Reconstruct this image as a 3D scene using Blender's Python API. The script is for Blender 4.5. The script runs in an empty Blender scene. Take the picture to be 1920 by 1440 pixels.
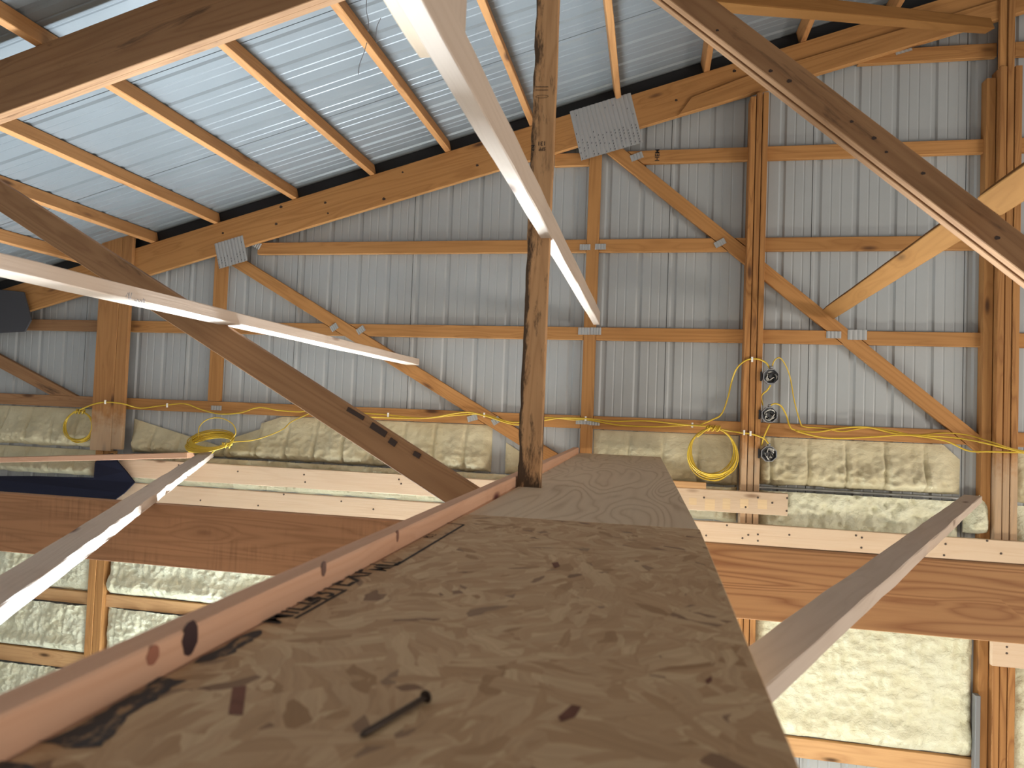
import bpy, bmesh, math, random
from mathutils import Vector, Matrix, noise
random.seed(7)
S = bpy.context.scene
COL = S.collection
# ------------------------------------------------------------------ camera, world, lights, exposure
FPX, YAW, PITCH, ROLL = 1320.4, .1967, .03479, .037406
cy, sy, cp, sp, cr, sr = math.cos(YAW), math.sin(YAW), math.cos(PITCH), math.sin(PITCH), math.cos(ROLL), math.sin(ROLL)
B = Matrix(((1, 0, 0), (0, 0, -1), (0, 1, 0)))
RM = Matrix(((cr, -sr, 0), (sr, cr, 0), (0, 0, 1))) @ Matrix(((1, 0, 0), (0, cp, sp), (0, -sp, cp))) @ Matrix(((cy, 0, sy), (0, 1, 0), (-sy, 0, cy))) @ B
cam = bpy.data.cameras.new('camera'); camo = bpy.data.objects.new('camera', cam); COL.objects.link(camo)
rot = Matrix((RM[0], -RM[1], -RM[2])).transposed()
camo.matrix_world = rot.to_4x4()
cam.sensor_width = 36; cam.lens = FPX / 1920 * 36; cam.clip_start = .02
cam.dof.use_dof = True; cam.dof.focus_distance = 4.2; cam.dof.aperture_fstop = 5.5
S.camera = camo
S.view_settings.view_transform = 'Standard'; S.view_settings.look = 'None'
S.view_settings.gamma = 1; S.view_settings.use_curve_mapping = False
S.view_settings.exposure = 0.0
w = bpy.data.worlds.new('world'); S.world = w; w.use_nodes = True
bg = w.node_tree.nodes['Background']; bg.inputs[0].default_value = (1, .95, .88, 1); bg.inputs[1].default_value = .52

def area(name, loc, target, sx, sy_, power, col):
    l = bpy.data.lights.new(name, 'AREA'); l.shape = 'RECTANGLE'; l.size = sx; l.size_y = sy_
    l.energy = power; l.color = col
    o = bpy.data.objects.new(name, l); COL.objects.link(o); o.location = loc
    o.rotation_euler = (Vector(target) - Vector(loc)).to_track_quat('-Z', 'Y').to_euler(); return o
area('assumed_low_daylight', (-1.8, 4.70, -2.85), (-1.7, 0, -2.6), 2.2, .7, 1500, (.76, .89, 1))  # assumed low daylight at the gable wall, added to light undersides; no opening built
area('assumed_warm_light', (.7, 2.9, -2.5), (.7, 4.9, -.7), 4.0, .4, 47, (1, .90, .74))  # assumed warm source below, added to brighten the lower gable wall; no fixture built
area('assumed_side_light', (5.6, 1.8, -.3), (0, 2.2, -.1), 2.6, .8, 185, (1, .90, .80))  # assumed light from the right, added for right-facing timber sides; no door there

# ------------------------------------------------------------------ helpers
def ray(u, v):
    return RM.transposed() @ Vector(((u - 960) / FPX, (v - 720) / FPX, 1))
def PY(u, v, Y): r = ray(u, v); return r * (Y / r.y)
def PZ(u, v, z): r = ray(u, v); return r * (z / r.z)

def tag(o, label=None, cat=None, group=None, kind=None):
    if label: o['label'] = label
    if cat: o['category'] = cat
    if group: o['group'] = group
    if kind: o['kind'] = kind
    return o
def empty(name, loc, label=None, cat=None, group=None, kind=None):
    o = bpy.data.objects.new(name, None); COL.objects.link(o); o.location = loc; o.empty_display_size = .05
    return tag(o, label, cat, group, kind)
def world_of(o):
    m = Matrix.Translation(o.location) @ o.rotation_euler.to_matrix().to_4x4() if o.parent is None else o['_mw']
    return m
MW = {}
def link(name, me, M, mat, parent=None):
    o = bpy.data.objects.new(name, me); COL.objects.link(o)
    if mat and not me.materials: me.materials.append(mat)
    MW[o.name] = M.copy()
    if parent is not None:
        pm = MW.get(parent.name) or Matrix.Translation(parent.location)
        o.parent = parent; o.matrix_parent_inverse = Matrix.Identity(4)
        o.matrix_basis = pm.inverted() @ M
    else:
        o.matrix_basis = M
    return o
def frame(mid, x, y):
    x = x.normalized(); y = (y - x * y.dot(x)).normalized(); z = x.cross(y)
    M = Matrix((x, y, z)).transposed().to_4x4(); M.translation = mid; return M

def lumber(name, a, b, w, t, wdir, mat, parent=None, seg=1, rough=0, ch=.003, wane=0, seed=0):
    """sawn board from a to b: w across wdir, t the other way, eased edges, optional uneven faces"""
    a, b = Vector(a), Vector(b); L = (b - a).length
    M = frame((a + b) / 2, b - a, Vector(wdir))
    hw, ht = w / 2, t / 2
    prof = [(-hw + ch, -ht), (hw - ch, -ht), (hw, -ht + ch), (hw, ht - ch), (hw - ch, ht), (-hw + ch, ht), (-hw, ht - ch), (-hw, -ht + ch)]
    vs, fs = [], []
    for i in range(seg + 1):
        x = -L / 2 + L * i / seg
        for k, (p, q) in enumerate(prof):
            dy = dz = 0
            if rough:
                dy = rough * noise.noise((x * 4 + seed * 9, k // 2 * 3.1, 1.7)); dz = rough * noise.noise((x * 4 + seed * 9, k // 2 * 2.3, 8.2))
            if wane and k in (6, 7):
                dy += wane * max(0, noise.noise((x * 11 + seed, 3, 3))) + wane * .5 * max(0, noise.noise((x * 31 + seed, 1, 3)))
            vs.append((x, p + dy, q + dz))
    for i in range(seg):
        for k in range(8):
            k2 = (k + 1) % 8; fs.append((i * 8 + k, i * 8 + k2, i * 8 + 8 + k2, i * 8 + 8 + k))
    fs.append(tuple(range(7, -1, -1))); fs.append(tuple(seg * 8 + k for k in range(8)))
    me = bpy.data.meshes.new(name); me.from_pydata(vs, [], fs)
    bm = bmesh.new(); bm.from_mesh(me); bmesh.ops.recalc_face_normals(bm, faces=bm.faces); bm.to_mesh(me); bm.free()
    return link(name, me, M, mat, parent)

def prism(name, poly, y0, y1, mat, parent=None, axis=(1, 0), bevel=.0025):
    """polygon in the XZ plane between y0 and y1, local X along axis"""
    c = sum((Vector((p[0], 0, p[1])) for p in poly), Vector()) / len(poly); c.y = (y0 + y1) / 2
    M = frame(c, Vector((axis[0], 0, axis[1])), Vector((-axis[1], 0, axis[0])))
    Mi = M.inverted(); n = len(poly)
    bm = bmesh.new()
    f = [bm.verts.new(Mi @ Vector((p[0], y0, p[1]))) for p in poly]
    g = [bm.verts.new(Mi @ Vector((p[0], y1, p[1]))) for p in poly]
    bm.faces.new(f); bm.faces.new(g[::-1])
    for i in range(n): bm.faces.new((f[i], g[i], g[(i + 1) % n], f[(i + 1) % n]))
    bmesh.ops.recalc_face_normals(bm, faces=bm.faces)
    if bevel: bmesh.ops.bevel(bm, geom=bm.edges[:], offset=bevel, segments=1, affect='EDGES', clamp_overlap=True)
    me = bpy.data.meshes.new(name); bm.to_mesh(me); bm.free()
    return link(name, me, M, mat, parent)

def slab(name, poly, z0, z1, mat, parent=None, bevel=.0015):
    bm = bmesh.new(); n = len(poly)
    c = Vector((sum(p[0] for p in poly) / n, sum(p[1] for p in poly) / n, z1))
    f = [bm.verts.new((p[0] - c.x, p[1] - c.y, z0 - z1)) for p in poly]; g = [bm.verts.new((p[0] - c.x, p[1] - c.y, 0)) for p in poly]
    bm.faces.new(f); bm.faces.new(g)
    for i in range(n): bm.faces.new((f[i], f[(i + 1) % n], g[(i + 1) % n], g[i]))
    bmesh.ops.recalc_face_normals(bm, faces=bm.faces)
    if bevel: bmesh.ops.bevel(bm, geom=bm.edges[:], offset=bevel, segments=1, affect='EDGES', clamp_overlap=True)
    me = bpy.data.meshes.new(name); bm.to_mesh(me); bm.free()
    return link(name, me, Matrix.Translation(c), mat, parent)

def spline(pts, n=6):
    pts = [Vector(p) for p in pts]; out = []
    P = [pts[0] * 2 - pts[1]] + pts + [pts[-1] * 2 - pts[-2]]
    for i in range(1, len(P) - 2):
        for j in range(n):
            t = j / n; a, b, c, d = P[i - 1], P[i], P[i + 1], P[i + 2]
            out.append(.5 * ((2 * b) + (c - a) * t + (2 * a - 5 * b + 4 * c - d) * t * t + (3 * b - a - 3 * c + d) * t ** 3))
    out.append(pts[-1]); return out
def tube_bm(bm, pts, r, sides=6, taper=None):
    rings = []; up = Vector((.13, .31, .94)); n = len(pts)
    for i, p in enumerate(pts):
        d = (pts[min(i + 1, n - 1)] - pts[max(i - 1, 0)]).normalized()
        x = d.cross(up)
        if x.length < .05: x = d.cross(Vector((1, 0, 0)))
        x.normalize(); y = d.cross(x); rr = r if not taper else r * taper(i / (n - 1))
        rings.append([bm.verts.new(p + (x * math.cos(2 * math.pi * k / sides) + y * math.sin(2 * math.pi * k / sides)) * rr) for k in range(sides)])
    for a, b in zip(rings, rings[1:]):
        for k in range(sides): bm.faces.new((a[k], a[(k + 1) % sides], b[(k + 1) % sides], b[k])).smooth = True
    bm.faces.new(rings[0]); bm.faces.new(rings[-1][::-1])
def tube(name, pts, r, mat, parent=None, sides=6, n=6, smooth=True):
    pts = spline(pts, n) if smooth else [Vector(p) for p in pts]
    c = pts[0].copy(); bm = bmesh.new(); tube_bm(bm, [p - c for p in pts], r, sides)
    bmesh.ops.recalc_face_normals(bm, faces=bm.faces)
    me = bpy.data.meshes.new(name); bm.to_mesh(me); bm.free()
    return link(name, me, Matrix.Translation(c), mat, parent)

# ------------------------------------------------------------------ materials
def NT(name):
    m = bpy.data.materials.new(name); m.use_nodes = True; nt = m.node_tree
    return m, nt, nt.nodes['Principled BSDF']
class G:
    def __init__(s, nt): s.nt = nt
    def n(s, t, **k):
        x = s.nt.nodes.new(t)
        for a, b in k.items(): setattr(x, a, b)
        return x
    def l(s, a, b): s.nt.links.new(a, b)
    def val(s, inp, v):
        if hasattr(v, 'is_output') or isinstance(v, bpy.types.NodeSocket): s.l(v, inp)
        else: inp.default_value = v
    def math(s, op, a, b=0.0, c=0.0, clamp=False):
        x = s.n('ShaderNodeMath', operation=op, use_clamp=clamp); s.val(x.inputs[0], a); s.val(x.inputs[1], b); s.val(x.inputs[2], c); return x.outputs[0]
    def mix(s, f, a, b, mode='MIX'):
        x = s.n('ShaderNodeMix', data_type='RGBA', blend_type=mode); s.val(x.inputs[0], f)
        s.val(x.inputs[6], a if not isinstance(a, tuple) else (*a, 1)); s.val(x.inputs[7], b if not isinstance(b, tuple) else (*b, 1)); return x.outputs[2]
    def noise(s, vec, scale, detail=3, rough=.55, dist=0):
        x = s.n('ShaderNodeTexNoise'); s.l(vec, x.inputs['Vector']); x.inputs['Scale'].default_value = scale; x.inputs['Detail'].default_value = detail
        x.inputs['Roughness'].default_value = rough; x.inputs['Distortion'].default_value = dist; return x.outputs[0]
    def mapr(s, v, a, b, c=0, d=1):
        x = s.n('ShaderNodeMapRange'); s.val(x.inputs[0], v)
        for i, q in enumerate((a, b, c, d)): x.inputs[i + 1].default_value = q
        return x.outputs[0]
    def vmul(s, v, xyz):
        x = s.n('ShaderNodeVectorMath', operation='MULTIPLY'); s.l(v, x.inputs[0]); x.inputs[1].default_value = xyz; return x.outputs[0]
    def vadd(s, v, w_):
        x = s.n('ShaderNodeVectorMath', operation='ADD'); s.l(v, x.inputs[0]); s.l(w_, x.inputs[1]); return x.outputs[0]
    def obj(s): return s.n('ShaderNodeTexCoord').outputs['Object']
    def rnd(s): return s.n('ShaderNodeObjectInfo').outputs['Random']
    def bump(s, h, strength, dist=.01):
        x = s.n('ShaderNodeBump'); s.l(h, x.inputs['Height']); x.inputs['Strength'].default_value = strength; x.inputs['Distance'].default_value = dist; return x.outputs[0]

def wood(name, base, dark, knot=(.10, .045, .02), ring=.55, knots=.55, grime=0, grimecol=(.03, .02, .015), rough=.7, ringfreq=9, var=.12, fiber=.5, saw=0, spec=.25, spray=False, edge=False):
    m, nt, bs = NT(name); g = G(nt)
    co = g.obj(); r = g.rnd()
    off = g.n('ShaderNodeCombineXYZ'); g.l(g.math('MULTIPLY', r, 37.0), off.inputs[0]); g.l(g.math('MULTIPLY', r, 91.0), off.inputs[1]); g.l(g.math('MULTIPLY', r, 53.0), off.inputs[2])
    p = g.vadd(co, off.outputs[0])
    # knots
    vo = g.n('ShaderNodeTexVoronoi'); g.l(g.vmul(p, (2.3, 8, 8)), vo.inputs['Vector']); vo.inputs['Scale'].default_value = 1
    kd = vo.outputs['Distance']; sep = g.n('ShaderNodeSeparateColor'); g.l(vo.outputs['Color'], sep.inputs[0])
    keep = g.math('GREATER_THAN', sep.outputs[0], 1 - knots)
    kn = g.math('MULTIPLY', g.mapr(kd, .16, .06), keep); halo = g.math('MULTIPLY', g.mapr(kd, .42, .08), keep)
    rn = g.noise(g.vmul(p, (.35, 6, 6)), 1.5, 2, .5, .3)
    rn = g.math('ADD', rn, g.math('MULTIPLY', halo, .16))
    rings = g.math('PINGPONG', g.math('MULTIPLY', rn, ringfreq), .5)
    rings = g.mapr(rings, .02, .5)
    fib = g.noise(g.vmul(p, (2.2, 120, 120)), 1.0, 3, .6)
    f = g.math('ADD', g.math('MULTIPLY', g.math('POWER', rings, 1.8), ring), g.math('MULTIPLY', g.math('SUBTRACT', fib, .5), fiber), clamp=True)
    c = g.mix(f, base, dark)
    big = g.noise(g.vmul(p, (.9, 3, 3)), 1.3, 2)
    c = g.mix(g.mapr(big, .3, .75, 0, .45), c, tuple(.62 * b + .38 * d for b, d in zip(base, dark)))
    c = g.mix(g.math('MULTIPLY', halo, .35), c, dark)
    c = g.mix(kn, c, knot)
    if saw:
        sw = g.noise(g.vmul(p, (55, 3, 3)), 1, 2, .6); bl = g.noise(g.vmul(p, (3, 9, 9)), 1, 3, .6)
        c = g.mix(g.math('MULTIPLY', g.mapr(sw, .5, .72), g.mapr(bl, .42, .65, 0, saw)), c, (.07, .03, .015))
        c = g.mix(g.math('MULTIPLY', g.mapr(sw, .48, .3), g.mapr(bl, .45, .7, 0, saw * .5)), c, tuple(min(1, b * 1.6) for b in base))
    if grime:
        gn = g.noise(g.vmul(p, (1.6, 9, 9)), 1.2, 5, .68, .4)
        c = g.mix(g.mapr(gn, .62 - .12 * grime, .74 - .06 * grime, 0, .85), c, grimecol)
    if spray:
        gp = g.n('ShaderNodeNewGeometry').outputs['Position']; sz = g.n('ShaderNodeSeparateXYZ'); g.l(gp, sz.inputs[0])
        sn_ = g.noise(gp, 14, 4, .65)
        zz = g.math('ADD', sz.outputs[2], g.math('MULTIPLY', g.math('SUBTRACT', sn_, .5), .35))
        low = g.mapr(zz, -.13, -.30, 0, .55); hi = g.mapr(sz.outputs[2], -.95, -.80, 0, 1)
        c = g.mix(g.math('MULTIPLY', low, hi), c, (.58, .46, .32))
    if edge:
        se = g.n('ShaderNodeSeparateXYZ'); g.l(co, se.inputs[0])
        en = g.noise(g.vmul(p, (5, 22, 22)), 1.4, 5, .7)
        le = g.mapr(se.outputs[1], -.008, -.043, 0, .30); bo = g.mapr(se.outputs[0], -.65, -1.15, 0, .24)
        c = g.mix(g.mapr(g.math('ADD', en, g.math('MAXIMUM', le, bo)), .58, .72, 0, .92), c, grimecol)
    hv = g.math('ADD', 1 - var, g.math('MULTIPLY', g.math('FRACT', g.math('MULTIPLY', r, 7.31)), 2 * var))
    hs = g.n('ShaderNodeHueSaturation'); g.l(c, hs.inputs['Color']); g.l(hv, hs.inputs['Value'])
    g.l(hs.outputs[0], bs.inputs['Base Color']); bs.inputs['Roughness'].default_value = rough; bs.inputs['Specular IOR Level'].default_value = spec
    g.l(g.bump(g.math('ADD', fib, g.math('MULTIPLY', kn, -.6)), .25, .004), bs.inputs['Normal'])
    return m
def plain(name, col, rough=.6, metal=0, spec=.5):
    m, nt, bs = NT(name); bs.inputs['Base Color'].default_value = (*col, 1); bs.inputs['Roughness'].default_value = rough; bs.inputs['Metallic'].default_value = metal
    bs.inputs['Specular IOR Level'].default_value = spec
    return m
M_gable = wood('gable_lumber', (.45, .225, .078), (.26, .112, .034), var=.10)
M_purlin = wood('purlin_lumber', (.42, .205, .075), (.26, .11, .036), var=.10)
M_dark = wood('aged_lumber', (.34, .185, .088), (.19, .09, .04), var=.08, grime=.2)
M_brown = wood('aged_beam', (.43, .21, .10), (.22, .10, .045), var=.05, saw=.38, ringfreq=12, knots=.25)
M_figured = wood('figured_beam', (.70, .37, .165), (.36, .14, .06), var=.03, ringfreq=15, ring=.85, knots=.2)
M_web = wood('weathered_lumber', (.56, .32, .155), (.36, .185, .08), grime=.5, grimecol=(.045, .028, .018), var=.05, edge=True)
M_white = wood('new_lumber', (.64, .49, .345), (.54, .37, .235), knot=(.20, .11, .06), ring=.35, knots=.30, var=.06, rough=.65)
M_pale = wood('pale_lumber', (.56, .455, .37), (.43, .33, .25), knot=(.12, .06, .04), ring=.35, knots=.5, var=.05)
M_rail = wood('pink_lumber', (.66, .395, .26), (.50, .26, .15), knot=(.12, .035, .03), ring=.3, knots=.75, var=.03)
M_brace = wood('ochre_lumber', (.60, .36, .17), (.38, .19, .08), knot=(.10, .05, .02), ring=.4, knots=.7, var=.05)
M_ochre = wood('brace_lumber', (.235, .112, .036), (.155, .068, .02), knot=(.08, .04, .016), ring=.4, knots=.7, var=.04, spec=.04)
M_post = wood('post_lumber', (.42, .205, .07), (.21, .085, .027), ring=.75, ringfreq=14, knots=.3, var=.10, spray=True)
M_postw = wood('wide_post_lumber', (.40, .20, .075), (.23, .10, .035), var=.06, spray=True)

def mk_osb():
    m, nt, bs = NT('strand_board'); g = G(nt); co = g.obj()
    wob = g.n('ShaderNodeTexNoise'); g.l(co, wob.inputs['Vector']); wob.inputs['Scale'].default_value = 14; wob.inputs['Detail'].default_value = 2
    wv = g.n('ShaderNodeVectorMath', operation='SCALE'); g.l(wob.outputs['Color'], wv.inputs[0]); wv.inputs['Scale'].default_value = .035
    p = g.vadd(co, wv.outputs[0])
    def layer(coarse, scale, seed):
        ps = g.n('ShaderNodeVectorMath', operation='ADD'); g.l(p, ps.inputs[0]); ps.inputs[1].default_value = (seed, seed * 1.7, 0)
        v1 = g.n('ShaderNodeTexVoronoi'); g.l(ps.outputs[0], v1.inputs['Vector']); v1.inputs['Scale'].default_value = coarse
        s1 = g.n('ShaderNodeSeparateColor'); g.l(v1.outputs['Color'], s1.inputs[0])
        vr = g.n('ShaderNodeVectorRotate', rotation_type='Z_AXIS'); g.l(ps.outputs[0], vr.inputs['Vector']); g.l(g.math('MULTIPLY', s1.outputs[0], 6.28), vr.inputs['Angle'])
        q = g.vmul(vr.outputs[0], (1, 3.6, 1))
        v2 = g.n('ShaderNodeTexVoronoi'); g.l(q, v2.inputs['Vector']); v2.inputs['Scale'].default_value = scale
        s2 = g.n('ShaderNodeSeparateColor'); g.l(v2.outputs['Color'], s2.inputs[0])
        fib = g.noise(g.vmul(vr.outputs[0], (6, 160, 1)), 1, 2)
        return s2.outputs[0], s2.outputs[1], fib, v2.outputs['Distance']
    a0, a1, af, ad = layer(6, 11, 3.1); b0, b1, bf, bd = layer(9, 17, 8.7)
    mask = g.math('GREATER_THAN', b1, .48)
    def pick(x, y): return g.math('ADD', g.math('MULTIPLY', y, mask), g.math('MULTIPLY', x, g.math('SUBTRACT', 1.0, mask)))
    k = pick(a0, b0); fb = pick(af, bf); h = pick(a1, b1)
    cr_ = g.n('ShaderNodeValToRGB'); g.l(k, cr_.inputs[0]); e = cr_.color_ramp.elements
    e[0].position = 0; e[0].color = (.32, .185, .09, 1); e[1].position = 1; e[1].color = (.60, .425, .25, 1)
    for pos, c in ((.06, (.42, .26, .138)), (.35, (.48, .31, .172)), (.7, (.525, .355, .205))):
        x = e.new(pos); x.color = (*c, 1)
    c = g.mix(g.mapr(fb, .35, .8, 0, .4), cr_.outputs[0], (.24, .135, .065))
    c = g.mix(g.math('MULTIPLY', g.math('GREATER_THAN', h, .975), .6), c, (.10, .045, .03))
    sn = g.noise(g.vmul(co, (9, 16, 1)), 1.6, 6, .75); c = g.mix(g.mapr(sn, .70, .77, 0, .7), c, (.12, .065, .035))
    g.l(c, bs.inputs['Base Color']); bs.inputs['Roughness'].default_value = .65; bs.inputs['Specular IOR Level'].default_value = .3
    g.l(g.bump(g.math('ADD', k, g.math('MULTIPLY', fb, .4)), .35, .003), bs.inputs['Normal']); return m
M_osb = mk_osb()
def mk_ply():
    m, nt, bs = NT('plywood_face'); g = G(nt); co = g.obj()
    rn = g.noise(g.vmul(co, (4.0, .8, 1)), 1.0, 1.5, .45, .6)
    fine = g.noise(g.vmul(co, (60, 3, 1)), 1, 3)
    rings = g.math('PINGPONG', g.math('ADD', g.math('MULTIPLY', rn, 15), g.math('MULTIPLY', fine, .25)), .5)
    f = g.math('POWER', g.mapr(rings, 0, .5), 3.0)
    pt = g.noise(g.vmul(co, (3, 1.2, 1)), 1.1, 2); f = g.math('MULTIPLY', f, g.mapr(pt, .3, .62, .35, 1.0))
    c = g.mix(g.math('MULTIPLY', f, .72), (.62, .485, .335), (.36, .23, .125))
    c = g.mix(g.mapr(fine, .4, .75, 0, .3), c, (.50, .38, .255))
    g.l(c, bs.inputs['Base Color']); bs.inputs['Roughness'].default_value = .6; bs.inputs['Specular IOR Level'].default_value = .3
    g.l(g.bump(f, .12, .003), bs.inputs['Normal']); return m
M_ply = mk_ply()
def mk_foam(name, a, b, bumpy=.5):
    m, nt, bs = NT(name); g = G(nt); co = g.obj()
    n1 = g.noise(co, 5, 4, .6); n2 = g.noise(g.vmul(co, (30, 30, 42)), 1, 4, .6, .5)
    c = g.mix(g.mapr(n1, .3, .7), a, b); c = g.mix(g.mapr(n2, .62, .8, 0, .35), c, tuple(x * .55 for x in b))
    g.l(c, bs.inputs['Base Color']); bs.inputs['Roughness'].default_value = .9; bs.inputs['Specular IOR Level'].default_value = .12
    g.l(g.bump(n2, bumpy, .012), bs.inputs['Normal']); return m
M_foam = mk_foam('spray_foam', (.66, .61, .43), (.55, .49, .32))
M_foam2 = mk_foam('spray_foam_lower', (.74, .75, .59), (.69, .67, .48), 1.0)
def mk_steel(name, col, rough):
    m, nt, bs = NT(name); g = G(nt); co = g.obj()
    n = g.noise(g.vmul(co, (3, 3, 3)), 1.5, 4, .6); st = g.noise(g.vmul(co, (40, 40, .8)), 1, 2)
    c = g.mix(g.mapr(n, .35, .7, 0, .35), col, tuple(x * .86 for x in col)); c = g.mix(g.mapr(st, .62, .8, 0, .14), c, tuple(x * .75 for x in col))
    g.l(c, bs.inputs['Base Color']); bs.inputs['Roughness'].default_value = rough; bs.inputs['Specular IOR Level'].default_value = .55
    g.l(g.bump(n, .15, .01), bs.inputs['Normal']); return m
M_wallsteel = mk_steel('painted_wall_steel', (.375, .40, .41), .42)
M_roofsteel = mk_steel('painted_roof_steel', (.175, .19, .198), .36)
M_plate = mk_steel('galvanized_plate', (.36, .37, .37), .45)
M_galv = plain('galvanized_box', (.32, .33, .35), .4, .6)
M_black = plain('black_insulation', (.012, .012, .014), .6)
M_wire_w = plain('white_insulation', (.55, .53, .48), .5)
M_tarp = plain('navy_tarp', (.006, .008, .022), .7, 0, .2)
M_yellow = plain('yellow_jacket', (.62, .42, .035), .42)
M_staple = plain('white_staple', (.85, .84, .80), .4)
M_nail = plain('rusty_nail', (.05, .033, .024), .55, .4)
M_ink = plain('black_ink', (.028, .026, .026), .7, 0, .2)
M_pencil = plain('pencil_lead', (.20, .20, .22), .6)
M_conc = plain('concrete', (.42, .40, .37), .8)
M_grey = plain('grey_steel_strip', (.17, .175, .18), .5)
M_nailhead = plain('nail_head', (.10, .075, .06), .5, .5)

# ------------------------------------------------------------------ constants of the building
YG = 4.84          # front of girts and gable webs
YC = 4.80          # front of gable top chord
YP = 4.76          # front of posts
YS = 4.882         # inner face of wall steel
SL = .27           # roof slope
def chord_top(x): return 2.229 + SL * x
ROOF0 = 2.229 + .097     # underside of roof steel at x = 0
RIDGE = 4.6
# ------------------------------------------------------------------ floor, roof, wall steel
fl = slab('floor', [(-9, -6), (12, -6), (12, 5.2), (-9, 5.2)], -3.45, -3.3, M_conc); tag(fl, kind='structure')

def profile(width, n_major, depth, minor=.004):
    """ribbed sheet section: (offset along, depth outward)"""
    pts = [(0, 0)]; p = width / n_major
    for i in range(n_major):
        b = i * p
        pts += [(b + .012, 0), (b + .024, depth), (b + .046, depth), (b + .058, 0)]
        for q in (.112, .172):
            pts += [(b + q - .007, 0), (b + q - .002, minor), (b + q + .002, minor), (b + q + .007, 0)]
    pts += [(width - .006, 0), (width - .006, .012), (width - .001, .012), (width - .001, 0), (width, 0)]; return pts
wall = empty('wall_back', (0, YS, -3.3), kind='structure')
PROF = profile(.9144, 4, .010, .0025)
def wall_panel(x0):
    vs, fs = [], []
    for (s, d) in PROF:
        x = x0 + s; top = ROOF0 + SL * x - .004 if x < RIDGE else ROOF0 + SL * (2 * RIDGE - x) - .004
        vs += [(s, d, 0), (s, d, (top + 3.3) / 2), (s, d, top + 3.3)]
    n = len(PROF)
    for i in range(n - 1):
        for k in (0, 1): fs.append((i * 3 + k, i * 3 + 3 + k, i * 3 + 4 + k, i * 3 + 1 + k))
    me = bpy.data.meshes.new('steel_panel'); me.from_pydata(vs, [], fs)
    o = link('steel_panel', me, Matrix.Translation((x0, YS, -3.3)), M_wallsteel, wall)
    md = o.modifiers.new('thick', 'SOLIDIFY'); md.thickness = .0006; md.offset = -1
for i in range(-8, 12): wall_panel(.085 + i * .9144)

roof = empty('ceiling', (0, 0, ROOF0), kind='structure')
def roof_panel_mesh(length):
    vs, fs = [], []; n = len(PROF)
    for (s, d) in PROF: vs += [(0, s, d), (length, s, d)]
    for i in range(n - 1): fs.append((i * 2, i * 2 + 1, i * 2 + 3, i * 2 + 2))
    me = bpy.data.meshes.new('roof_panel'); me.from_pydata(vs, [], fs); me.materials.append(M_roofsteel); return me
ca = 1 / math.sqrt(1 + SL * SL); LEAVE = -7.2
Lroof = (RIDGE - LEAVE) / ca; rm = roof_panel_mesh(Lroof)
ang = math.atan(SL)
for i in range(-6, 6):
    y = YS + .06 - .9144 * (i + 1) - .0
    if y < -3.2: continue
    M = Matrix.Translation((LEAVE, y, ROOF0 + SL * LEAVE)) @ Matrix.Rotation(-ang, 4, 'Y')
    link('roof_panel', rm, M, M_roofsteel, roof)
    M = Matrix.Translation((RIDGE, y, ROOF0 + SL * RIDGE)) @ Matrix.Rotation(ang, 4, 'Y')
    link('roof_panel', rm, M, M_roofsteel, roof)
# black strip standing in for the shade between gable chord and roof
cl = prism('gap_shade', [(-7, chord_top(-7) - .02), (RIDGE, chord_top(RIDGE) - .02), (RIDGE, ROOF0 + SL * RIDGE - .003), (-7, ROOF0 - SL * 7 - .003)], YC + .045, YS - .003, M_black, axis=(ca, SL * ca))
tag(cl, kind='structure')

# ------------------------------------------------------------------ purlins
def on_slope(u, v):
    r = ray(u, v); t = 2.229 / (r.z - SL * r.x); return r * t
ends = [(120, 487), (288, 458), (409, 424), (553, 378), (697, 333), (838, 290), (990, 230), (1155, 190), (1319, 141), (1499, 84), (1672, 26)]
ordn = ['lowest roof purlin, nearest the eave', 'second roof purlin up from the eave', 'third roof purlin up from the eave', 'fourth roof purlin up from the eave', 'fifth roof purlin up from the eave',
        'sixth roof purlin up, with a dark split in its underside', 'seventh roof purlin up, partly behind the weathered vertical web', 'eighth roof purlin up, ending above the large connector plate',
        'ninth roof purlin up from the eave, cut short by the doubled diagonal', 'tenth roof purlin up, crossing behind the high horizontal brace', 'topmost visible roof purlin, beside the tall right post']
nrm = Vector((-SL * ca, 0, ca)); along = Vector((ca, 0, SL * ca))
for i, e in enumerate(ends):
    p = on_slope(*e); x = p.x + .02
    a = Vector((x, -.9, chord_top(x))) + nrm * .0455; b = Vector((x, 4.872 if False else YC + .04, chord_top(x))) + nrm * .0455
    o = lumber('roof_purlin', a, b, .089, .038, nrm, M_purlin, seg=18, rough=.003, seed=i)
    tag(o, 'orange timber ' + ordn[i], 'purlin', 'roof purlins')

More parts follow.
